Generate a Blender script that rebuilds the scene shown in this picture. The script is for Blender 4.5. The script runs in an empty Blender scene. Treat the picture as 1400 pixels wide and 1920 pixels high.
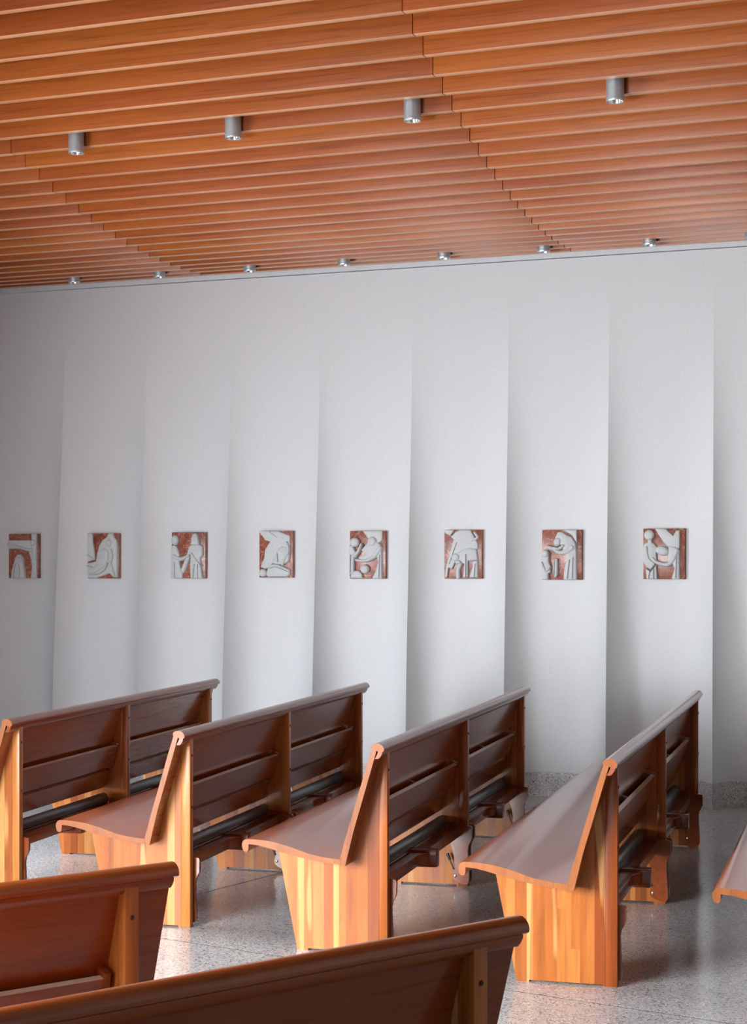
import bpy, bmesh, math, random
from mathutils import Vector

# ---------------------------------------------------------------- camera, world, light, exposure
scene = bpy.context.scene
col = scene.collection
R = math.radians
F_PX, HORIZON, EYE = 3282.0, 1050.4, 1.6          # focal length and horizon row for a 1400 x 1920 frame

cam_data = bpy.data.cameras.new('camera')
cam = bpy.data.objects.new('camera', cam_data)
col.objects.link(cam)
cam.location = (0, 0, EYE)
cam.rotation_euler = (R(90), 0, 0)
cam_data.sensor_fit = 'HORIZONTAL'
cam_data.sensor_width = 36.0
cam_data.lens = 36.0 * F_PX / 1400.0
cam_data.shift_y = (HORIZON - 960.0) / 1400.0
scene.camera = cam

world = bpy.data.worlds.new('world')
scene.world = world
world.use_nodes = True
bg = world.node_tree.nodes['Background']
bg.inputs['Color'].default_value = (0.86, 0.93, 1.0, 1)
bg.inputs['Strength'].default_value = 0.5


def area(name, loc, direction, sx, sy, power, color):
    d = bpy.data.lights.new(name, 'AREA')
    d.shape = 'RECTANGLE'
    d.size, d.size_y = sx, sy
    d.energy = power
    d.color = color
    o = bpy.data.objects.new(name, d)
    col.objects.link(o)
    o.location = loc
    o.rotation_euler = Vector(direction).to_track_quat('-Z', 'Y').to_euler()
    return o


# daylight entering through the glazed opening in the left wall, plus a weak added fill light behind the camera
area('daylight_side_window', (-3.62, 8.7, 1.35), (1, 0, -0.05), 1.25, 2.4, 350, (0.90, 0.955, 1.0))
area('daylight_left_window', (-3.62, 3.15, 1.25), (1, 0.3, -0.95), 3.0, 2.1, 1550, (0.97, 0.985, 1.0))
area('rear_fill', (0.2, -5.2, 1.9), (0, 1, 0), 7.0, 3.2, 15, (0.94, 0.97, 1.0))
scene.cycles.max_bounces = 4
scene.cycles.diffuse_bounces = 4
scene.cycles.glossy_bounces = 2
scene.cycles.transmission_bounces = 0
scene.cycles.volume_bounces = 0
scene.cycles.use_light_tree = False
scene.cycles.adaptive_threshold = 0.02
scene.cycles.caustics_reflective = False
scene.cycles.caustics_refractive = False

vs = scene.view_settings
vs.view_transform = 'Standard'
vs.look = 'None'
vs.gamma = 1.0
vs.use_curve_mapping = False
vs.exposure = -0.38

rng = random.Random(11)

# ---------------------------------------------------------------- helpers


def tag(o, label=None, cat=None, group=None, kind=None):
    if label: o['label'] = label
    if cat: o['category'] = cat
    if group: o['group'] = group
    if kind: o['kind'] = kind
    return o


def link(name, me, mat=None, parent=None, loc=None, rotz=None):
    o = bpy.data.objects.new(name, me)
    col.objects.link(o)
    if mat is not None and me is not None:
        if not me.materials:
            me.materials.append(mat)
    if parent is not None:
        o.parent = parent
    if loc is not None: o.location = loc
    if rotz is not None: o.rotation_euler = (0, 0, rotz)
    return o


def mesh(name, verts, faces, smooth=None):
    me = bpy.data.meshes.new(name)
    me.from_pydata([tuple(v) for v in verts], [], faces)
    bm = bmesh.new(); bm.from_mesh(me)
    bmesh.ops.recalc_face_normals(bm, faces=bm.faces[:])
    bm.to_mesh(me); bm.free()
    if smooth is not None:
        for p in me.polygons: p.use_smooth = True
        me.set_sharp_from_angle(angle=R(smooth))
    return me


def prism(name, pts, fn, t0, t1, smooth=None, bevel=0.0):
    """extrude a closed 2-D outline pts between t0 and t1; fn(p, q, t) -> xyz"""
    n = len(pts)
    verts = [fn(p, q, t0) for p, q in pts] + [fn(p, q, t1) for p, q in pts]
    faces = [tuple(range(n)), tuple(range(2 * n - 1, n - 1, -1))]
    for i in range(n):
        j = (i + 1) % n
        faces.append((i, j, n + j, n + i))
    me = mesh(name, verts, faces)
    if bevel > 0:
        bm = bmesh.new(); bm.from_mesh(me)
        ed = [e for e in bm.edges if len(e.link_faces) == 2 and e.calc_face_angle(0) > R(35)]
        bmesh.ops.bevel(bm, geom=ed, offset=bevel, segments=2, affect='EDGES', profile=0.5, clamp_overlap=True)
        bm.to_mesh(me); bm.free()
    if smooth is not None:
        for p in me.polygons: p.use_smooth = True
        me.set_sharp_from_angle(angle=R(smooth))
    return me


def box(name, x0, x1, y0, y1, z0, z1, bevel=0.0):
    return prism(name, [(x0, z0), (x1, z0), (x1, z1), (x0, z1)], lambda p, q, t: (p, t, q), y0, y1, 30 if bevel else None, bevel)


def lathe(name, prof, n=28, smooth=35):
    """prof: list of (r, z); closed at the ends where r == 0"""
    verts, faces, rings = [], [], []
    for r, z in prof:
        if r < 1e-6:
            rings.append([len(verts)]); verts.append((0, 0, z))
        else:
            b = len(verts)
            for i in range(n):
                a = 2 * math.pi * i / n
                verts.append((r * math.cos(a), r * math.sin(a), z))
            rings.append(list(range(b, b + n)))
    for A, B in zip(rings, rings[1:]):
        for i in range(n):
            j = (i + 1) % n
            if len(A) == 1 and len(B) == 1: continue
            if len(A) == 1: faces.append((A[0], B[i], B[j]))
            elif len(B) == 1: faces.append((A[i], A[j], B[0]))
            else: faces.append((A[i], A[j], B[j], B[i]))
    return mesh(name, verts, faces, smooth)


# ---------------------------------------------------------------- materials


class NT:
    def __init__(self, name):
        self.m = bpy.data.materials.new(name)
        self.m.use_nodes = True
        self.t = self.m.node_tree
        self.b = self.t.nodes['Principled BSDF']

    def n(self, kind, **kw):
        nd = self.t.nodes.new(kind)
        for k, v in kw.items():
            if k in nd.inputs: nd.inputs[k].default_value = v
            else: setattr(nd, k, v)
        return nd

    def l(self, a, b): self.t.links.new(a, b)

    def ramp(self, fac, stops, interp='LINEAR'):
        r = self.n('ShaderNodeValToRGB')
        r.color_ramp.interpolation = interp
        e = r.color_ramp.elements
        while len(e) < len(stops): e.new(0.5)
        for s, (p, c) in zip(e, stops):
            s.position = p; s.color = (*c, 1)
        self.l(fac, r.inputs['Fac'])
        return r.outputs['Color']

    def mix(self, fac, a, b, mode='MIX'):
        m = self.n('ShaderNodeMix', data_type='RGBA', blend_type=mode)
        for sock, v in ((m.inputs[0], fac), (m.inputs[6], a), (m.inputs[7], b)):
            if hasattr(v, 'is_linked'): self.l(v, sock)
            else: sock.default_value = (*v, 1) if isinstance(v, tuple) else v
        return m.outputs[2]

    def coords(self, scale=(1, 1, 1), random_offset=False):
        tc = self.n('ShaderNodeTexCoord')
        mp = self.n('ShaderNodeMapping')
        mp.inputs['Scale'].default_value = scale
        self.l(tc.outputs['Object'], mp.inputs['Vector'])
        if random_offset:
            oi = self.n('ShaderNodeObjectInfo')
            mu = self.n('ShaderNodeMath', operation='MULTIPLY'); mu.inputs[1].default_value = 37.0
            self.l(oi.outputs['Random'], mu.inputs[0])
            cb = self.n('ShaderNodeCombineXYZ')
            for i in range(3): self.l(mu.outputs[0], cb.inputs[i])
            ad = self.n('ShaderNodeVectorMath', operation='ADD')
            self.l(tc.outputs['Object'], ad.inputs[0]); self.l(cb.outputs[0], ad.inputs[1])
            self.l(ad.outputs[0], mp.inputs['Vector'])
            self.rand = oi.outputs['Random']
        return mp.outputs['Vector']

    def bump(self, h, strength, dist=0.002):
        b = self.n('ShaderNodeBump')
        b.inputs['Strength'].default_value = strength
        b.inputs['Distance'].default_value = dist
        self.l(h, b.inputs['Height'])
        self.l(b.outputs['Normal'], self.b.inputs['Normal'])


def wood(name, tones, axis, rough=0.3, coat=0.0, grain=0.55, fine=1.0, relief=0.0, spec=0.5, sap=None):
    """tones: ramp stops picked per board (object random); axis: the direction of the grain"""
    w = NT(name)
    long_, cross = 1.6, 26.0 * fine
    sc = [cross] * 3
    sc['XYZ'.index(axis)] = long_
    v = w.coords(tuple(sc), True)
    n1 = w.n('ShaderNodeTexNoise', Scale=1.0, Detail=5.0, Roughness=0.6, Distortion=0.9)
    w.l(v, n1.inputs['Vector'])
    sc2 = [s * 4.0 for s in sc]; sc2['XYZ'.index(axis)] = 5.0
    v2 = w.coords(tuple(sc2), True)
    n2 = w.n('ShaderNodeTexNoise', Scale=1.0, Detail=3.0, Roughness=0.7, Distortion=0.2)
    w.l(v2, n2.inputs['Vector'])
    base = w.ramp(w.rand, tones)
    g1 = w.ramp(n1.outputs['Fac'], [(0.30, (0.50, 0.42, 0.38)), (0.47, (0.92, 0.90, 0.88)), (0.62, (1.08, 1.06, 1.0)), (0.78, (0.82, 0.76, 0.70))])
    g2 = w.ramp(n2.outputs['Fac'], [(0.32, (0.72, 0.68, 0.64)), (0.55, (1.0, 1.0, 1.0))])
    c = w.mix(grain, base, g1, 'MULTIPLY')
    c = w.mix(grain * 0.8, c, g2, 'MULTIPLY')
    if sap:
        sc3 = [11.0] * 3; sc3['XYZ'.index(axis)] = 0.8
        n3 = w.n('ShaderNodeTexNoise', Scale=1.0, Detail=2.0, Distortion=0.3)
        w.l(w.coords(tuple(sc3), True), n3.inputs['Vector'])
        c = w.mix(w.ramp(n3.outputs['Fac'], [(0.645, (0, 0, 0)), (0.67, (0.7, 0.7, 0.7))]), c, sap)
    w.l(c, w.b.inputs['Base Color'])
    w.b.inputs['Roughness'].default_value = rough
    w.b.inputs['Coat Weight'].default_value = coat
    w.b.inputs['Coat Roughness'].default_value = 0.13
    w.b.inputs['Specular IOR Level'].default_value = spec
    if relief: w.bump(n2.outputs['Fac'], relief, 0.001)
    return w.m


def plain(name, c, rough=0.5, metal=0.0, bump=None, coat=0.0):
    w = NT(name)
    w.b.inputs['Roughness'].default_value = rough
    w.b.inputs['Metallic'].default_value = metal
    w.b.inputs['Coat Weight'].default_value = coat
    v = w.coords((1, 1, 1))
    n = w.n('ShaderNodeTexNoise', Scale=(bump[0] if bump else 6.0), Detail=4.0)
    w.l(v, n.inputs['Vector'])
    k = 0.05
    w.l(w.ramp(n.outputs['Fac'], [(0.3, tuple(x * (1 - k) for x in c)), (0.7, tuple(min(1, x * (1 + k)) for x in c))]), w.b.inputs['Base Color'])
    if bump: w.bump(n.outputs['Fac'], bump[1], bump[2])
    return w.m


def terrazzo(name, base, rough, chip=170.0, contrast=1.0):
    w = NT(name)
    v = w.coords((1, 1, 1))
    vo = w.n('ShaderNodeTexVoronoi', Scale=chip)
    w.l(v, vo.inputs['Vector'])
    sep = w.n('ShaderNodeSeparateColor'); w.l(vo.outputs['Color'], sep.inputs[0])
    k = contrast
    tone = lambda f: tuple(max(0.01, b * (1 + (f - 1) * k)) for b in base)
    chips = w.ramp(sep.outputs[0], [(0.0, tone(0.30)), (0.10, tone(0.45)), (0.13, tone(0.95)), (0.55, tone(1.05)), (0.86, tone(1.12)), (0.93, tone(1.5))], 'CONSTANT')
    vo2 = w.n('ShaderNodeTexVoronoi', Scale=chip * 2.6)
    w.l(v, vo2.inputs['Vector'])
    sep2 = w.n('ShaderNodeSeparateColor'); w.l(vo2.outputs['Color'], sep2.inputs[0])
    fine = w.ramp(sep2.outputs[1], [(0.0, (0.55, 0.55, 0.55)), (0.16, (0.95, 0.95, 0.95)), (0.8, (1.12, 1.12, 1.12))], 'CONSTANT')
    c = w.mix(0.8, chips, fine, 'MULTIPLY')
    cl = w.n('ShaderNodeTexNoise', Scale=1.3, Detail=4.0); w.l(v, cl.inputs['Vector'])
    cloud = w.ramp(cl.outputs['Fac'], [(0.3, (0.88, 0.88, 0.9)), (0.7, (1.06, 1.06, 1.05))])
    c = w.mix(1.0, c, cloud, 'MULTIPLY')
    w.l(c, w.b.inputs['Base Color'])
    w.b.inputs['Roughness'].default_value = rough
    return w.m


def marble(name):
    w = NT(name)
    v = w.coords((1, 1, 1), True)
    n = w.n('ShaderNodeTexNoise', Scale=9.0, Detail=6.0, Roughness=0.65, Distortion=1.2); w.l(v, n.inputs['Vector'])
    base = w.ramp(n.outputs['Fac'], [(0.3, (0.12, 0.028, 0.016)), (0.5, (0.24, 0.062, 0.034)), (0.7, (0.36, 0.13, 0.085))])
    n2 = w.n('ShaderNodeTexNoise', Scale=7.0, Detail=3.0, Distortion=2.5); w.l(v, n2.inputs['Vector'])
    vein = w.ramp(n2.outputs['Fac'], [(0.475, (0, 0, 0)), (0.497, (0.55, 0.55, 0.55)), (0.52, (0, 0, 0))])
    c = w.mix(vein, base, (0.62, 0.42, 0.36))
    w.l(c, w.b.inputs['Base Color'])
    w.b.inputs['Roughness'].default_value = 0.3
    return w.m


CHERRY = [(0.0, (0.245, 0.052, 0.012)), (0.5, (0.285, 0.068, 0.015)), (1.0, (0.22, 0.046, 0.011))]
M = {
    'plaster': plain('white_plaster', (0.60, 0.622, 0.645), 0.75, bump=(140.0, 0.02, 0.001)),
    'white_paint': plain('white_paint', (0.80, 0.81, 0.82), 0.5),
    'floor': terrazzo('polished_terrazzo', (0.50, 0.507, 0.515), 0.15),
    'joint': plain('floor_joint', (0.03, 0.03, 0.03), 0.9),
    'base': terrazzo('grey_stone_base', (0.56, 0.56, 0.55), 0.45, 170.0, 0.9),
    'dark_wall': plain('pale_grey_wall', (0.42, 0.41, 0.40), 0.6),
    'backing': plain('ceiling_backing', (0.09, 0.05, 0.03), 0.9),
    'baffle': wood('ceiling_wood', [(0.0, (0.29, 0.066, 0.012)), (0.35, (0.335, 0.083, 0.014)), (0.7, (0.375, 0.103, 0.017)), (1.0, (0.30, 0.066, 0.013))], 'X', 0.36, 0.0, 0.75, 2.2, 0.03),
    'baffle_edge_sheen': wood('ceiling_wood_painted_sheen', [(0.0, (0.52, 0.25, 0.13)), (1.0, (0.58, 0.30, 0.165))], 'X', 0.26, 0.0, 0.3),  # baffle undersides: reflected wall and floor light painted in as a paler wood
    'cherry': wood('cherry_veneer', CHERRY, 'Y', 0.22, 0.4, 0.5, 1.0, 0.0, 0.4),
    'seat': wood('cherry_seat', [(0.0, (0.40, 0.090, 0.022)), (1.0, (0.44, 0.105, 0.026))], 'Y', 0.30, 0.55, 0.2),
    'edge': wood('laminated_edge', [(0.0, (0.27, 0.085, 0.026)), (1.0, (0.34, 0.12, 0.04))], 'Z', 0.35, 0.0, 0.6, 1.0, 0.0, 0.3),
    'board_edge_sheen': wood('pale_edge_painted_sheen', [(0.0, (0.70, 0.52, 0.38)), (1.0, (0.78, 0.60, 0.46))], 'Y', 0.25, 0.5, 0.2),  # pale ply edge, lightened further to paint in the highlight along it
    'stave': wood('laminated_staves', [(0.0, (0.24, 0.054, 0.010)), (0.22, (0.44, 0.142, 0.029)), (0.42, (0.32, 0.082, 0.016)), (0.60, (0.50, 0.192, 0.045)), (0.74, (0.37, 0.108, 0.020)), (0.90, (0.62, 0.32, 0.11)), (1.0, (0.27, 0.066, 0.012))], 'Z', 0.3, 0.0, 0.6, 0.7, 0.0, 0.3, (0.60, 0.34, 0.13)),
    'vinyl': plain('grey_vinyl', (0.085, 0.092, 0.10), 0.30, bump=(300.0, 0.1, 0.0008)),
    'black': plain('black_metal', (0.02, 0.02, 0.022), 0.35, 0.6),
    'chrome': plain('chrome', (0.75, 0.76, 0.78), 0.15, 1.0),
    'plug': plain('dark_wood_plug', (0.06, 0.02, 0.01), 0.8),
    'alu': plain('brushed_aluminium', (0.50, 0.56, 0.60), 0.42, 0.75),
    'reflector': plain('lamp_reflector', (0.85, 0.84, 0.78), 0.12, 1.0),
    'marble': marble('red_marble'),
    'stone': plain('pale_carved_stone', (0.47, 0.495, 0.505), 0.6, bump=(60.0, 0.12, 0.002)),
    'glass': plain('window_glass', (0.9, 0.95, 0.97), 0.05),
}
g = NT('lit_lens')
g.b.inputs['Base Color'].default_value = (0.9, 0.86, 0.7, 1)
g.b.inputs['Emission Color'].default_value = (1.0, 0.93, 0.74, 1)
g.b.inputs['Emission Strength'].default_value = 0.55
M['lens'] = g.m

# ---------------------------------------------------------------- the wall frame: d = distance from the eye along the wall normal, s = along the wall
WN = R(21.11)
NV = Vector((math.sin(WN), math.cos(WN), 0))
SV = Vector((math.cos(WN), -math.sin(WN), 0))
WALL_ROT = -WN                       # local x = along the wall to the right, local y = away from the camera


def sd(s, d, z=0.0):
    p = NV * d + SV * s
    return (p.x, p.y, z)


def pix_s(x, d):                     # s of image column x at depth d
    return d * math.tan(math.atan((x - 700) / F_PX) - WN)


def pix_z(x, y, d):
    Y = d / (math.cos(WN) + math.sin(WN) * (x - 700) / F_PX)
    return EYE + (HORIZON - y) / F_PX * Y


# ---------------------------------------------------------------- floor: slabs with open joints
AISLE = Vector((-0.843, 0.537, 0)).normalized()      # along the aisle
ACROSS = Vector((0.537, 0.843, 0)).normalized()
floor = tag(link('floor', mesh('floor', [(-9, -7, -0.0006), (9, -7, -0.0006), (9, 17, -0.0006), (-9, 17, -0.0006)], [(0, 1, 2, 3)]), M['joint']), kind='structure')
e0 = AISLE.dot(Vector((-0.90, 8.29, 0)))             # the joint running towards the wall
c0 = ACROSS.dot(Vector((-0.886, 7.40, 0)))           # the joint running along the aisle
es = [e0 + 4.2 * k for k in range(-4, 4)]
cs = [c0 + 4.4 * k for k in range(-4, 4)]
for i in range(len(es) - 1):
    for j in range(len(cs) - 1):
        q = 0.005
        pts = []
        for a, b in ((es[i] + q, cs[j] + q), (es[i + 1] - q, cs[j] + q), (es[i + 1] - q, cs[j + 1] - q), (es[i] + q, cs[j + 1] - q)):
            p = AISLE * a + ACROSS * b
            pts.append((p.x, p.y))
        link('floor_slab', prism('floor_slab', pts, lambda p, q_, t: (p, q_, t), -0.018, 0.0), M['floor'], floor)

# ---------------------------------------------------------------- scalloped wall
D_WALL, Z_TOP, AMP, PITCH = 11.52, 3.643, 0.25, 0.699
S_CUSP0 = -2.055


def smooth01(u):
    u = max(0.0, min(1.0, u))
    return u * u * (3 - 2 * u)


def wall_point(s0, t, z, off=0.0):
    k = smooth01((Z_TOP - z) / Z_TOP)
    b = abs(2 * t - 1) ** 3
    s = s0 + PITCH * t + 0.035 * k * b
    return (s, D_WALL - AMP * k * b - off, z)


wall = link('wall_back', box('wall_header', -9.2, 4.0, D_WALL - 0.012, D_WALL + 0.05, Z_TOP + 0.006, 4.25), M['plaster'])
wall.rotation_euler = (0, 0, WALL_ROT)
tag(wall, kind='structure')
NT_, NZ_ = 40, 48
cusps = [S_CUSP0 + PITCH * k for k in range(-10, 7)]
for s0 in cusps:
    verts, faces = [], []
    for iz in range(NZ_ + 1):
        z = Z_TOP * iz / NZ_
        for it in range(NT_ + 1):
            u = it / NT_
            t = 0.5 - 0.5 * math.cos(math.pi * u)
            verts.append(wall_point(s0, t, z))
    for iz in range(NZ_):
        for it in range(NT_):
            a = iz * (NT_ + 1) + it
            faces.append((a, a + 1, a + NT_ + 2, a + NT_ + 1))
    me = mesh('plaster_panel', verts, faces)
    for p in me.polygons: p.use_smooth = True
    link('plaster_panel', me, M['plaster'], wall)
# stone base following the scallops
BASE_H = 0.163
verts, faces = [], []
ring = []
for s0 in cusps:
    for it in range(16):
        ring.append((s0, 0.5 - 0.5 * math.cos(math.pi * it / 16)))
for s0, t in ring:
    for z, off in ((0, 0.008), (BASE_H, 0.008), (BASE_H, -0.01)):
        verts.append(wall_point(s0, t, z, off))
for i in range(len(ring) - 1):
    for k in range(2):
        a = i * 3 + k
        faces.append((a, a + 3, a + 4, a + 1))
bb = link('baseboard_back', mesh('baseboard_back', verts, faces, 35), M['base'])
bb.rotation_euler = (0, 0, WALL_ROT)
tag(bb, kind='structure')

# ---------------------------------------------------------------- hanging curved ceiling of wooden baffles
PIT, BT, BDEP = 0.155, 0.052, 0.20


def baffle_d(k): return 10.913 + (k - 19) * PIT
def baffle_z(d): return EYE + 2.06 + (0.079 * (11.0 - d) ** 2 if d < 11.0 else 0.02 * (d - 11.0))


K0, K1 = -20, 22
verts, faces = [], []
ds = [baffle_d(K0) - 0.1 + i * (11.62 - baffle_d(K0)) / 60 for i in range(61)]
for d in ds:
    for s in (-9.2, 4.0):
        verts.append((s, d, baffle_z(d) + BDEP))
for i in range(60):
    a = 2 * i
    faces.append((a, a + 1, a + 3, a + 2))
ceil = link('ceiling', mesh('ceiling', verts, faces, 40), M['backing'])
ceil.rotation_euler = (0, 0, WALL_ROT)
tag(ceil, kind='structure')
BOARD = 2.75
for k in range(K0, K1 + 1):
    d = baffle_d(k)
    z = baffle_z(d)
    sj = -2.985
    cuts = [sj + BOARD * i for i in (-2, -1, 0, 1, 2, 3)]
    for a, b in zip(cuts, cuts[1:]):
        if b < -9.2 or a > 3.9: continue
        b = min(b, 3.9)
        ln = b - a - 0.004
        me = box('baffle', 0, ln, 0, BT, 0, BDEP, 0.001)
        me.materials.append(M['baffle']); me.materials.append(M['baffle_edge_sheen'])
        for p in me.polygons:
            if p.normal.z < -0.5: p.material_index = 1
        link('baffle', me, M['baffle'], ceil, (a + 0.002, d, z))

# ---------------------------------------------------------------- surface downlights
def downlight(x_px, d, z_bot, label, group, h=0.16, r=0.046):
    s = pix_s(x_px, d)
    x, y, _ = sd(s, d)
    root = bpy.data.objects.new('downlight', None)
    col.objects.link(root)
    root.location = (x, y, z_bot)
    root.empty_display_size = 0.05
    tag(root, label, 'downlight', group)
    link('housing', lathe('housing', [(r - 0.006, 0.02), (r - 0.004, 0.0), (r - 0.001, 0.0), (r, 0.002), (r, 0.013), (r - 0.002, 0.0145), (r - 0.002, 0.016), (r, 0.0175), (r, h - 0.002), (r - 0.002, h), (0, h)]), M['alu'], root)
    link('reflector', lathe('reflector', [(r - 0.006, 0.004), (r - 0.012, 0.022), (r - 0.024, 0.040)]), M['reflector'], root)
    link('lens', lathe('lens', [(0, 0.039), (r - 0.024, 0.039), (r - 0.023, 0.041)]), M['lens'], root)
    link('mounting_stem', lathe('mounting_stem', [(0, h), (0.008, h), (0.008, h + 0.05), (0, h + 0.05)], 12), M['alu'], root)
    return root


D1 = 8.862
for i, x in enumerate((143, 437, 773, 1153)):
    n = ('leftmost of the four', 'second from left of the four', 'third from left of the four', 'rightmost of the four')[i]
    downlight(x, D1, EYE + 2.362, n + ' grey cylinder downlights hanging in the nearer ceiling row', 'downlights of the nearer ceiling row')
D2 = baffle_d(20) + BT + 0.052
names = ['first', 'second', 'third', 'fourth', 'fifth', 'sixth', 'seventh', 'eighth']
for i, x in enumerate((139, 299, 468, 645, 832, 1019, 1217, 1409)):
    downlight(x, D2, EYE + 2.03, names[i] + ' downlight from the left in the far row along the white wall', 'downlights of the row along the wall', 0.12, 0.043)

# ---------------------------------------------------------------- pews
SEAT_TOP = [(.588, .437), (.586, .447), (.580, .456), (.570, .461), (.545, .4615), (.503, .460), (.447, .453), (.38, .437), (.30, .412), (.24, .402), (.205, .398), (.166, .396)]
SEAT_BOT = [(.168, .374), (.24, .380), (.32, .393), (.38, .405), (.435, .418), (.477, .429), (.52, .438), (.559, .441), (.560, .420), (.564, .411), (.572, .409), (.581, .413), (.586, .424)]
BACK = [(.171, .398), (.135, .525), (.10, .640), (.066, .755), (.036, .850), (.016, .845), (.045, .745), (.079, .630), (.114, .512), (.149, .369), (.166, .374)]
CAP = [(.040, .846), (.0385, .856), (.032, .863), (.020, .867), (.006, .866), (-.004, .861), (-.011, .853), (-.0145, .843), (-.0125, .836), (-.006, .832), (.012, .832), (.012, .836)]
STRIP = [(.012, .833), (-.003, .833), (-.003, .824), (.004, .812), (.012, .804), (.027, .804)]
XM = lambda p, q, t: (-p, t, q)


def interp(pts, x):
    for (x0, y0), (x1, y1) in zip(pts, pts[1:]):
        if x0 <= x <= x1:
            return y0 + (y1 - y0) * (x - x0) / (x1 - x0) if x1 > x0 else y0
    return pts[-1][1] if x > pts[-1][0] else pts[0][1]


HI = [(0, .829), (.024, .829), (.049, .745), (.083, .630), (.118, .512), (.1525, .3725), (.168, .3735), (.24, .3795), (.32, .3925), (.38, .4045), (.435, .4175), (.463, .4265)]
LO = [(0, 0), (.055, 0), (.0551, .007), (.335, .007), (.3351, 0), (.383, 0), (.463, .4)]
PAN_T = 0.038


def stave_poly(a0, a1, z0=None, z1=None):
    xs = sorted({a0, a1} | {p[0] for p in HI + LO if a0 < p[0] < a1})
    lo = [(x, interp(LO, x)) for x in xs]
    hi = [(x, interp(HI, x)) for x in xs]
    if z0 is not None: lo = [(a0, z0), (a1, z0)]
    if z1 is not None: hi = [(a0, z1), (a1, z1)]
    return lo + hi[::-1]


def end_panel(root, l0, r):
    th = PAN_T
    # the rear post carries the panel; the other laminated staves hang on it
    cut = r.uniform(.034, .046)
    post = link('end_panel', prism('end_panel', stave_poly(0, cut), XM, l0, l0 + th, 30, 0.002), M['stave'], root)
    a = cut
    while a < .462:
        b = min(.463, a + r.choice((.024, .030, .034, .040, .046)))
        if .463 - b < .02: b = .463
        e = r.uniform(-.0005, .0005)
        lo, hi = max(interp(LO, a), interp(LO, b)), min(interp(HI, a), interp(HI, b))
        if r.random() < .38 and hi - lo > .25 and b < .38:
            zc = r.uniform(lo + .1, lo + .22) if r.random() < .7 else r.uniform(lo + .08, hi - .06)
            link('stave', prism('stave', stave_poly(a, b, None, zc), XM, l0 - e, l0 + th + e), M['stave'], post)
            link('stave', prism('stave', stave_poly(a, b, zc, None), XM, l0 + e, l0 + th - e), M['stave'], post)
        else:
            link('stave', prism('stave', stave_poly(a, b), XM, l0 - e, l0 + th + e), M['stave'], post)
        a = b
    # wooden plugs on the rear edge
    for z in (.748, .523):
        me = lathe('plug', [(0, .0035), (.0045, .003), (.006, .001), (.006, 0)], 10)
        for v in me.vertices:
            x, y, zz = v.co
            v.co = (zz, x, y)
        link('plug', me, M['plug'], post, (0.0003, l0 + th / 2, z))
    return post


LEG = [(.100, .318), (-.006, .300), (-.024, .297), (-.027, .290), (-.026, .238), (-.020, .224), (-.010, .205), (-.006, .18), (-.008, .12), (-.012, .06), (-.012, .03), (-.006, .016), (.015, .013), (.042, .022), (.064, .036), (.071, .052), (.066, .072), (.060, .11), (.064, .16), (.078, .205), (.084, .24), (.092, .27)]


def kneeler(root, la, lb):
    la += 0.004; lb -= 0.004
    lm = (la + lb) / 2
    # board with a coved widening round the middle foot, drawn in plan
    hb = .052
    plan = [(.108, la + .02), (.108, lb - .02), (.036, lb - .02)]
    for u in (1.0, .85, .7, .6, .54, .5):
        w = 1 - smooth01((u - .5) * 2)
        plan.append((.036 - .030 * w ** 2, lm + .035 + (u - .5) * .22))
    for u in (.5, .54, .6, .7, .85, 1.0):
        w = 1 - smooth01((u - .5) * 2)
        plan.append((.036 - .030 * w ** 2, lm - .035 - (u - .5) * .22))
    plan.append((.036, la + .02))
    kn = link('kneeler', prism('kneeler', plan, lambda p, q, t: (-p, q, t), .244, .292, 30, 0.002), M['cherry'], root)
    pad = [(.150, .296), (.152, .318), (.146, .336), (.134, .346), (.120, .347), (.107, .340), (.099, .326), (.097, .308), (.101, .296)]
    link('kneeler_pad', prism('kneeler_pad', pad, XM, la + .022, lb - .022, 50, 0.003), M['vinyl'], kn)
    link('pad_board', box('pad_board', -.148, -.102, la + .022, lb - .022, .272, .2955), M['cherry'], kn)
    link('foot_block', box('foot_block', -.104, .026, lm - .032, lm + .032, .226, .302, 0.002), M['cherry'], kn)
    for l in (la, lb - .02):
        lg = link('kneeler_leg', prism('kneeler_leg', LEG, XM, l, l + .02), M['cherry'], kn)
        s = -1 if l == la else 1
        me = lathe('bolt', [(0, .006), (.005, .005), (.007, .002), (.007, 0)], 10)
        for v in me.vertices:
            x, y, zz = v.co
            v.co = (x, zz * -s, y)
        link('bolt', me, M['chrome'], kn, (-.056, l if s > 0 else l + .02, .053))
    # damper
    me = lathe('damper', [(0, 0), (.003, 0), (.003, .05), (.007, .05), (.007, .085), (0, .085)], 10)
    dm = link('damper', me, M['black'], kn, (-.062, lb - .028, .085))
    dm.rotation_euler = (0, R(-22), 0)
    return kn


def top_edge(o):
    o.data.materials.append(M['board_edge_sheen'])
    for p in o.data.polygons:
        if p.normal.z > .6: p.material_index = 1


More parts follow.
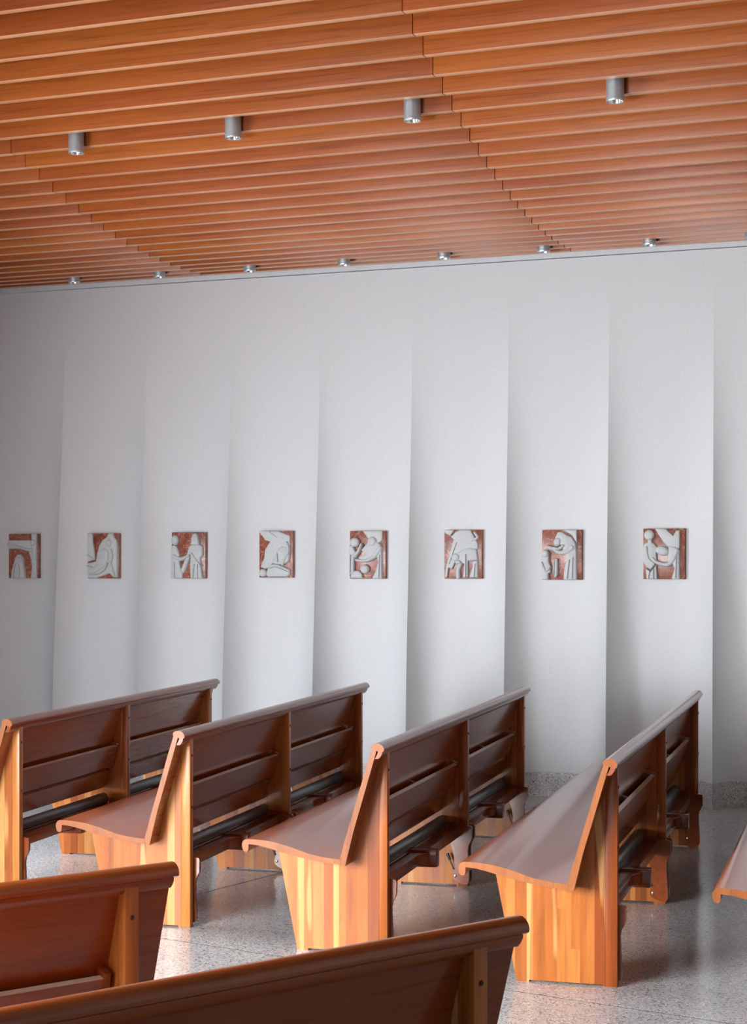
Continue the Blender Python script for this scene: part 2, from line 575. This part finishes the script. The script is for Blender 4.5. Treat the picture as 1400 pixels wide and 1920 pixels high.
def pew(x, y, theta, bays, label, seed, overhang=.1):
    r = random.Random(seed)
    root = bpy.data.objects.new('pew', None)
    col.objects.link(root)
    root.location = (x, y, 0)
    root.rotation_euler = (0, 0, -R(theta))
    root.empty_display_size = 0.2
    tag(root, label, 'pew', 'church pews')
    ls = [0.0]
    for b in bays: ls.append(ls[-1] + b)
    l0, l1 = -overhang, ls[-1] + PAN_T + overhang
    seat = link('seat', prism('seat', SEAT_TOP + SEAT_BOT, XM, l0, l1, 40, 0.0), M['seat'], root)
    # laminated end edges of the seat and backrest read as lighter wood
    for la, lb in ((l0 - .0012, l0), (l1, l1 + .0012)):
        link('seat_edge', prism('seat_edge', SEAT_TOP + SEAT_BOT, XM, la, lb), M['edge'], seat)
    back = link('backrest', prism('backrest', BACK, XM, l0, l1, 40, 0.0), M['cherry'], root)
    for la, lb in ((l0 - .0012, l0), (l1, l1 + .0012)):
        link('backrest_edge', prism('backrest_edge', BACK, XM, la, lb), M['edge'], back)
    cap = link('cap_rail', prism('cap_rail', CAP, XM, l0 - .004, l1 + .004, 40, 0.0), M['cherry'], root)
    link('cap_edge', prism('cap_edge', CAP, XM, l0 - .0052, l0 - .004), M['edge'], cap)
    link('cap_molding', prism('cap_molding', STRIP, XM, l0 + .004, l1 - .004, 40), M['cherry'], cap)
    for l in ls:
        end_panel(root, l, r)
    for a, b in zip(ls, ls[1:]):
        la, lb = a + PAN_T, b
        p = .012
        rb = link('book_rack', prism('book_rack', [(.044, .601), (.0635, .6066), (.096, .4945), (.078, .489)], XM, la + p + .02, lb - p - .02), M['cherry'], root)
        top_edge(rb)
        dv = [(.045, .606), (.040, .612), (.088, .628), (.128, .480), (.078, .480)]
        for l in (la + p, (la + lb) / 2 - .009, lb - p - .018):
            pts = dv if l != (la + lb) / 2 - .009 else [(.060, .598), (.096, .606), (.132, .48), (.096, .486)]
            link('rack_divider', prism('rack_divider', pts, XM, l, l + .018, 30, 0.001), M['cherry'], rb)
        link('rack_shelf', prism('rack_shelf', [(.094, .492), (.122, .492), (.125, .480), (.098, .480)], XM, la + p, lb - p), M['cherry'], rb)
        rr = link('rack_rail', prism('rack_rail', [(.099, .464), (.121, .4703), (.147, .379), (.127, .374)], XM, la + p, lb - p), M['cherry'], rb)
        top_edge(rr)
        kneeler(root, la, lb)
    return root


PEWS = [(-1.653, 8.174, 14.447, 1.308, 'wooden pew farthest left of the far block, cut off by the left edge'),
        (-.798, 7.62, 14.731, 1.425, 'second wooden pew from the left in the far block, orange seat'),
        (.056, 7.097, 15.193, 1.544, 'third wooden pew from the left in the far block, middle of the picture'),
        (.913, 6.555, 15.633, 1.656, 'fourth wooden pew from the left in the far block, its whole end panel showing'),
        (1.769, 6.015, 16.0, 1.77, 'wooden pew at the right edge with only its grey shining seat showing')]
for i, (x, y, th, L, lab) in enumerate(PEWS):
    pew(x, y, th, (L, L), lab, 100 + i)


def near_pew(ex, ey, theta, L, label, seed):
    tot = 2 * L + PAN_T + .1 + .004
    dx, dy = math.sin(R(theta)), math.cos(R(theta))
    fx, fy = -math.cos(R(theta)), math.sin(R(theta))
    return pew(ex - dx * tot - fx * .013, ey - dy * tot - fy * .013, theta, (L, L), label, seed)


near_pew(-.487, 4.26, 51.5, 1.45, 'dark wooden pew back in the left foreground with book rack', 201)
near_pew(.303, 3.614, 50.5, 1.75, 'dark wooden pew back crossing the bottom edge, nearest the camera', 202)

# ---------------------------------------------------------------- carved relief plaques
def relief_poly(pts, h, w, hh):
    """raised outline with a rounded shoulder, in plaque units (x right, y up)"""
    n = len(pts)
    m = [(x * w, y * hh) for x, y in pts]
    area2 = sum(m[i][0] * m[(i + 1) % n][1] - m[(i + 1) % n][0] * m[i][1] for i in range(n))
    if area2 < 0: m = m[::-1]

    def inner(d):
        out = []
        for i in range(n):
            p0, p1, p2 = Vector(m[i - 1]), Vector(m[i]), Vector(m[(i + 1) % n])
            e1, e2 = (p1 - p0).normalized(), (p2 - p1).normalized()
            nn = Vector((-e1.y - e2.y, e1.x + e2.x))
            if nn.length < 1e-6: nn = Vector((-e1.y, e1.x))
            out.append(tuple(p1 + nn.normalized() * d))
        return out
    rings = [(m, 0.0), (m, h * .35), (inner(.0025), h * .70), (inner(.006), h * .92), (inner(.010), h)]
    verts = [(x, -z, y) for ring_, z in rings for x, y in ring_]
    faces = []
    for k in range(len(rings) - 1):
        for q in range(n):
            q2 = (q + 1) % n
            faces.append((k * n + q, k * n + q2, (k + 1) * n + q2, (k + 1) * n + q))
    faces.append(tuple((len(rings) - 1) * n + q for q in range(n)))
    return verts, faces


def ell(cx, cy, rx, ry, rot=0):
    return ('ell', cx, cy, rx, ry, rot)


def limb(path, widths):
    return ('limb', path, widths)


def relief_ell(e, h, w, hh, n=18):
    _, cx, cy, rx, ry, rot = e
    verts, faces = [], []
    lv = ((1.0, 0.0), (1.0, .45), (.93, .66), (.78, .84), (.55, .95), (.28, 1.0))
    for sc, z in lv:
        for i in range(n):
            a = 2 * math.pi * i / n
            x, y = rx * w * sc * math.cos(a), ry * hh * sc * math.sin(a)
            verts.append((cx * w + x * math.cos(rot) - y * math.sin(rot), -h * z, cy * hh + x * math.sin(rot) + y * math.cos(rot)))
    for k in range(len(lv) - 1):
        for i in range(n):
            j = (i + 1) % n
            faces.append((k * n + i, k * n + j, (k + 1) * n + j, (k + 1) * n + i))
    faces.append(tuple((len(lv) - 1) * n + i for i in range(n)))
    return verts, faces


def relief_limb(e, h, w, hh, seg=8):
    """half-round tapered band along a smoothed path"""
    _, path, widths = e
    P = [Vector((x * w, y * hh)) for x, y in path]
    W = [v * hh for v in widths]
    pts, wd = [], []
    for i in range(len(P) - 1):
        p0, p1, p2, p3 = P[max(0, i - 1)], P[i], P[i + 1], P[min(len(P) - 1, i + 2)]
        for k in range(5):
            t = k / 5
            pts.append(.5 * (2 * p1 + (p2 - p0) * t + (2 * p0 - 5 * p1 + 4 * p2 - p3) * t * t + (3 * p1 - p0 - 3 * p2 + p3) * t ** 3))
            wd.append(W[i] + (W[i + 1] - W[i]) * t)
    pts.append(P[-1]); wd.append(W[-1])
    d0, d1 = (pts[0] - pts[1]).normalized(), (pts[-1] - pts[-2]).normalized()
    pts = [pts[0] + d0 * wd[0] * .8, pts[0] + d0 * wd[0] * .5] + pts + [pts[-1] + d1 * wd[-1] * .5, pts[-1] + d1 * wd[-1] * .8]
    wd = [wd[0] * .25, wd[0] * .75] + wd + [wd[-1] * .75, wd[-1] * .25]
    verts, faces = [], []
    n = len(pts)
    for i, p in enumerate(pts):
        t = (pts[min(n - 1, i + 1)] - pts[max(0, i - 1)]).normalized()
        nn = Vector((-t.y, t.x))
        for k in range(seg + 1):
            a = math.pi * k / seg
            q = p + nn * wd[i] * math.cos(a)
            z = h * (.25 + .75 * math.sin(a)) if 0 < k < seg else 0.0
            verts.append((q.x, -z * (.6 if i in (0, n - 1) else 1), q.y))
    for i in range(n - 1):
        for k in range(seg):
            a = i * (seg + 1) + k
            faces.append((a, a + 1, a + seg + 2, a + seg + 1))
    faces.append(tuple(range(seg + 1))); faces.append(tuple((n - 1) * (seg + 1) + k for k in range(seg, -1, -1)))
    return verts, faces


H1, H2, H3 = .016, .026, .037
RELIEFS = [
    # 1 outstretched arm on a beam, hooded kneeling figure
    [('beam', [(0, .86), (1, .86), (1, .66), (0, .66)], H1), ('standing_figure', [(.82, 1), (1, 1), (1, 0), (.80, 0), (.84, .25), (.80, .45), (.74, .58), (.80, .64), (.84, .72)], H1 + .004),
     ('arm', limb([(0.02, .77), (.14, .77), (.4, .70), (.66, .65), (.86, .63)], [.03, .045, .035, .035, .055]), H2), ('head', ell(.90, .80, .10, .07), H3),
     ('kneeling_figure', [(.12, 0), (.14, .18), (.22, .34), (.27, .47), (.34, .54), (.46, .54), (.54, .47), (.56, .33), (.60, .2), (.62, 0)], H2), ('face', ell(.44, .41, .09, .07), H3),
     ('drapery_fold', limb([(.24, .02), (.26, .2), (.32, .32)], [.012, .014, .01]), H3), ('drapery_fold', limb([(.44, .02), (.45, .2), (.42, .3)], [.012, .014, .01]), H3)],
    # 2 reclining figure
    [('left_figure', [(0, 1), (.17, 1), (.19, .80), (.24, .62), (.26, .42), (0, .36)], H1),
     ('reclining_figure', [(.70, 1), (.86, 1), (.88, .93), (.98, .84), (1, .7), (1, .02), (.86, .03), (.74, .11), (.62, .08), (.45, .04), (.28, 0), (.04, .01), (0, .06), (0, .34), (.16, .36), (.29, .38), (.33, .55), (.40, .73), (.52, .86), (.66, .92)], H1 + .003),
     ('head', ell(.74, .80, .13, .11), H2), ('face', ell(.75, .78, .08, .08), H3), ('torso', [(.42, .62), (.55, .68), (.72, .64), (.75, .45), (.66, .3), (.5, .2), (.3, .12), (.08, .10), (.05, .2), (.28, .28), (.38, .42)], H2),
     ('arm', limb([(.80, .62), (.84, .48), (.80, .34), (.86, .2), (.93, .06)], [.05, .045, .035, .035, .04]), H3), ('arm', limb([(.02, .52), (.12, .46), (.26, .42)], [.03, .03, .02]), H2),
     ('drapery_fold', limb([(.10, .08), (.4, .1), (.62, .2), (.72, .34)], [.01, .012, .012, .008]), H3), ('drapery_fold', limb([(.02, .28), (.2, .25)], [.012, .01]), H3)],
    # 3 two standing figures, hands joined
    [('left_figure', [(0, .70), (.10, .73), (.18, .70), (.28, .52), (.27, .40), (.30, .25), (.38, .10), (.36, 0), (0, 0)], H2), ('head', ell(.13, .83, .115, .11), H3),
     ('arm', limb([(.12, .48), (.32, .42), (.56, .50)], [.06, .05, .035]), H3), ('arm', limb([(.36, .16), (.46, .34), (.56, .55), (.60, .66)], [.06, .055, .05, .05]), H2),
     ('right_figure', [(.56, .70), (.66, .74), (.88, .74), (.97, .69), (.97, .50), (.90, .44), (.92, .28), (.97, 0), (.60, 0), (.58, .3), (.60, .46)], H2),
     ('head', [(.63, .72), (.64, .88), (.69, .96), (.75, .985), (.82, .95), (.86, .86), (.89, .72)], H3), ('face', ell(.75, .86, .065, .08), H3 + .005),
     ('drapery_fold', limb([(.66, .55), (.80, .40), (.94, .27)], [.012, .014, .01]), H3), ('drapery_fold', limb([(.70, .02), (.74, .3)], [.012, .01]), H3), ('drapery_fold', limb([(.84, .02), (.84, .3)], [.012, .01]), H3), ('drapery_fold', limb([(.14, .02), (.13, .35)], [.012, .01]), H3)],
    # 4 fallen figure below a slanting beam
    [('beam', [(.0, 1), (.62, 1), (1, .90), (1, .55), (.80, .62), (.60, .45), (.38, .22), (.20, .18), (.06, .23), (.17, .42), (.20, .60), (.36, .77), (.20, .80), (.12, .88)], H1 + .003),
     ('figure_back', [(.62, .60), (.74, .68), (.90, .66), (1, .48), (.96, .34), (.80, .27), (.55, .28), (.40, .32)], H2), ('arm', limb([(.90, .74), (.96, .58), (.84, .40), (.78, .28)], [.045, .04, .04, .035]), H3),
     ('fallen_figure', [(.24, .06), (.30, .22), (.42, .29), (.60, .29), (.80, .24), (1, .17), (1, .06), (.88, .02), (.30, .015)], H2), ('head', ell(.15, .10, .135, .085), H3),
     ('drapery_fold', limb([(.36, .2), (.6, .22), (.94, .13)], [.012, .014, .01]), H3), ('drapery_fold', limb([(.64, .34), (.62, .52)], [.012, .008]), H3), ('beam_edge', limb([(.36, .98), (.58, .86)], [.012, .012]), H2)],
    # 5 three figures and a slanting beam
    [('beam', [(.40, 1), (1, 1), (1, .80), (.86, .72), (.62, .78), (.52, .88)], H1), ('bending_figure', [(.36, .60), (.52, .72), (.62, .80), (.80, .80), (.96, .72), (1, .60), (1, 0), (.70, 0), (.80, .16), (.88, .34), (.84, .46), (.72, .44), (.50, .36), (.30, .40), (.30, .46), (.50, .52)], H2),
     ('head', ell(.70, .78, .14, .10, .4), H3), ('arm', limb([(.94, .64), (.76, .46), (.50, .38), (.22, .39)], [.065, .055, .04, .03]), H3),
     ('praying_figure', [(0, .70), (.10, .70), (.20, .58), (.26, .46), (.16, .40), (.16, .12), (0, .06)], H2), ('head', ell(.17, .76, .15, .10), H3), ('arm', limb([(.14, .46), (.28, .56), (.38, .72)], [.05, .04, .03]), H3),
     ('kneeling_figure', [(.04, .01), (.06, .10), (.16, .17), (.30, .17), (.40, .10), (.42, .01)], H2), ('head', ell(.48, .20, .14, .095), H3),
     ('drapery_fold', limb([(.92, .03), (.94, .5)], [.012, .01]), H3), ('drapery_fold', limb([(.05, .12), (.06, .5)], [.01, .01]), H3)],
    # 6 stooping figure under a large beam
    [('beam', [(.34, .96), (.46, 1), (.78, 1), (.92, .82), (1, .72), (1, .60), (.74, .60), (.52, .56), (.34, .34), (.24, .19), (.14, .22), (.10, .02), (.02, .02), (.06, .26), (.18, .56), (.28, .80), (.20, .86)], H1 + .002),
     ('beam_end', [(.0, 1), (.30, 1), (.20, .88), (.04, .92)], H1), ('stooping_figure', [(.36, .52), (.56, .60), (.76, .64), (.96, .60), (1, .46), (1, .38), (.86, .36), (.72, .36), (.72, .02), (.56, .02), (.60, .30), (.46, .36), (.30, .34), (.28, .46)], H2),
     ('head', ell(.36, .44, .13, .08, .2), H3), ('hand', ell(.44, .34, .10, .045), H3 + .003), ('leg', limb([(.50, .34), (.42, .18), (.42, .03)], [.05, .045, .05]), H2),
     ('robe', [(.84, .36), (1, .38), (1, .02), (.74, .02), (.78, .12), (.84, .24)], H2), ('arm', limb([(.90, .94), (.98, .84), (.82, .78)], [.03, .03, .025]), H2),
     ('drapery_fold', limb([(.66, .03), (.66, .5)], [.012, .01]), H3), ('drapery_fold', limb([(.90, .03), (.93, .3)], [.012, .01]), H3), ('drapery_fold', limb([(.38, .74), (.26, .5), (.16, .3)], [.01, .01, .01]), H2)],
    # 7 hooded figure bending to a child, cloth between them
    [('backdrop', [(.62, 1), (1, 1), (1, .72), (.86, .88)], H1), ('hooded_figure', [(.46, .96), (.60, .96), (.72, .90), (.86, .86), (.97, .74), (1, .55), (1, 0), (.62, 0), (.64, .22), (.72, .42), (.66, .50), (.58, .54), (.62, .68), (.44, .72), (.38, .84)], H2),
     ('face', ell(.46, .76, .11, .095, -.5), H3), ('arm', limb([(.86, .64), (.70, .56), (.50, .55), (.34, .62), (.18, .66)], [.075, .06, .045, .04, .045]), H3), ('arm', limb([(.62, .68), (.50, .62), (.36, .64)], [.04, .035, .03]), H3 + .003),
     ('small_figure', [(0, .54), (.12, .56), (.22, .48), (.22, .36), (.27, .26), (.26, .14), (.20, .12), (.20, 0), (0, 0)], H2), ('head', ell(.11, .52, .11, .085), H3), ('arm', limb([(.02, .34), (.12, .18), (.26, .26)], [.03, .035, .025]), H3),
     ('cloth', [(.31, .38), (.40, .43), (.47, .42), (.47, .10), (.40, .03), (.32, .08)], H2), ('drapery_fold', limb([(.36, .08), (.37, .38)], [.01, .01]), H3), ('drapery_fold', limb([(.74, .03), (.80, .4)], [.012, .01]), H3), ('drapery_fold', limb([(.88, .03), (.90, .45)], [.012, .01]), H3)],
    # 8 two figures at a beam, hand on shoulder
    [('beam', [(.32, 1), (.62, 1), (.82, .86), (.90, .96), (1, .96), (1, .60), (.70, .62), (.56, .72)], H1 + .002), ('left_figure', [(.04, .70), (.16, .74), (.30, .72), (.42, .62), (.38, .50), (.40, .34), (.22, .18), (.10, .24), (.0, .36), (.0, .60)], H2),
     ('head', ell(.18, .87, .14, .105), H3), ('neck', [(.14, .70), (.14, .80), (.26, .78), (.27, .70)], H2), ('skirt', [(.08, .22), (.22, .16), (.38, .28), (.40, 0), (.10, 0)], H2),
     ('right_figure', [(.70, .66), (.90, .64), (1, .54), (1, 0), (.78, 0), (.86, .22), (.80, .30), (.66, .34)], H2), ('head', ell(.54, .56, .20, .095, -.25), H3), ('arm', limb([(.92, .56), (.80, .36), (.66, .29), (.40, .33), (.28, .40)], [.065, .055, .05, .04, .05]), H3),
     ('arm', limb([(.10, .62), (.14, .42), (.30, .30)], [.05, .045, .04]), H3), ('drapery_fold', limb([(.16, .01), (.2, .15)], [.012, .01]), H3), ('drapery_fold', limb([(.30, .01), (.30, .2)], [.012, .01]), H3), ('drapery_fold', limb([(.90, .03), (.92, .45)], [.012, .01]), H3)],
]
PLQ = [(16.5, 70, 1001, 1084), (165, 221, 1000, 1084.5), (322, 383.5, 998, 1084.5), (486, 545, 995.5, 1083), (656, 717.5, 995.5, 1085), (833, 897, 993.5, 1085), (1016, 1082, 993.5, 1087), (1205.5, 1274.5, 991, 1086)]
MARGIN = [2.0, 1.5, 1.5, 3.5, 5.0, 6.0, 8.0, 8.5]
PL_LABEL = ['leftmost red stone relief plaque with outstretched arm above a hooded kneeling figure',
            'second relief plaque from the left with a pale reclining figure',
            'third relief plaque from the left with two standing figures joining hands',
            'fourth relief plaque from the left with a figure fallen below a slanting beam',
            'fifth relief plaque from the left with three figures, one praying, one kneeling',
            'sixth relief plaque from the left with a stooping figure under a large beam',
            'seventh relief plaque with a hooded figure bending over a small figure and cloth',
            'rightmost relief plaque with two half figures at a slanting beam']
for i, (xa, xb, ya, yb) in enumerate(PLQ):
    TH = .034
    d = D_WALL - .012 - TH                    # front face
    sa, sb = pix_s(xa, d), pix_s(xb, d)
    zt, zb = pix_z((xa + xb) / 2, ya, d), pix_z((xa + xb) / 2, yb, d)
    w, h = sb - sa, zt - zb
    x, y, _ = sd((sa + sb) / 2, d)
    mg = (pix_s(xb + MARGIN[i], d) - sb)
    me = box('relief_plaque', -w / 2, w / 2 + mg, 0, TH, -h / 2, h / 2, 0.002)
    root = link('relief_plaque', me, M['marble'], None, (x, y, (zt + zb) / 2), WALL_ROT)
    tag(root, PL_LABEL[i], 'relief plaque', 'relief plaques on the white wall')
    link('wall_mount', box('wall_mount', -w * .3, w * .3, TH, TH + .012, -h * .3, h * .3), M['black'], root)
    for name, pts, hh in RELIEFS[i]:
        kind = pts[0] if isinstance(pts, tuple) else 'poly'
        v, faces = {'ell': relief_ell, 'limb': relief_limb, 'poly': relief_poly}[kind](pts, hh, w, h)
        verts = [(x_ - w / 2, y_, z_ - h / 2) for x_, y_, z_ in v]
        link(name, mesh(name, verts, faces, 60), M['stone'], root)

# ---------------------------------------------------------------- the rest of the room, out of the frame
def wall_slab(name, x0, x1, y0, y1, z0, z1, mat=M['white_paint']):
    return link(name, box(name, x0, x1, y0, y1, z0, z1), mat)


def window(name, wall_obj, x0, x1, y0, y1, z0, z1, top, bars):
    '''a glazed opening in a wall that runs along y, with its head and apron'''
    link('window_head', box('window_head', x0, x1, y0, y1, z1, top), M['white_paint'], wall_obj)
    link('window_apron', box('window_apron', x0, x1, y0, y1, 0, z0), M['white_paint'], wall_obj)
    xa, xb = x1 - .10, x1 - .05
    w = tag(link(name, box(name, xa, xb, y0, y1, z0, z0 + .05), M['alu']), kind='structure')
    link('head_rail', box('head_rail', xa, xb, y0, y1, z1 - .05, z1), M['alu'], w)
    for k in range(bars + 1):
        y = y0 + (y1 - y0 - .05) * k / bars
        link('mullion', box('mullion', xa, xb, y, y + .05, z0 + .05, z1 - .05), M['alu'], w)


wl = tag(wall_slab('wall_left', -3.75, -3.45, -5.6, 1.3, 0, 6.8), kind='structure')
link('wall_pier', box('wall_pier', -3.75, -3.45, 4.7, 8.05, 0, 6.8), M['white_paint'], wl)
link('wall_pier', box('wall_pier', -3.75, -3.45, 9.35, 16.0, 0, 6.8), M['white_paint'], wl)
window('window_1', wl, -3.75, -3.45, 1.3, 4.7, .15, 2.4, 6.8, 3)
window('window_2', wl, -3.75, -3.45, 8.05, 9.35, .12, 2.6, 6.8, 1)
tag(wall_slab('wall_right', 5.6, 5.8, -5.6, 12.0, 0, 6.8, M['dark_wall']), kind='structure')
wr = tag(wall_slab('wall_rear', -4.9, -3.4, -5.6, -5.4, 0, 6.8, M['dark_wall']), kind='structure')
link('wall_pier', box('wall_pier', 3.8, 5.8, -5.6, -5.4, 0, 6.8), M['dark_wall'], wr)
link('window_head', box('window_head', -3.4, 3.8, -5.6, -5.4, 3.55, 6.8), M['dark_wall'], wr)
hi = link('ceiling_upper', box('ceiling_upper', -5.2, 6.0, -5.8, 16.5, 6.8, 6.9), M['dark_wall'])
tag(hi, kind='structure')
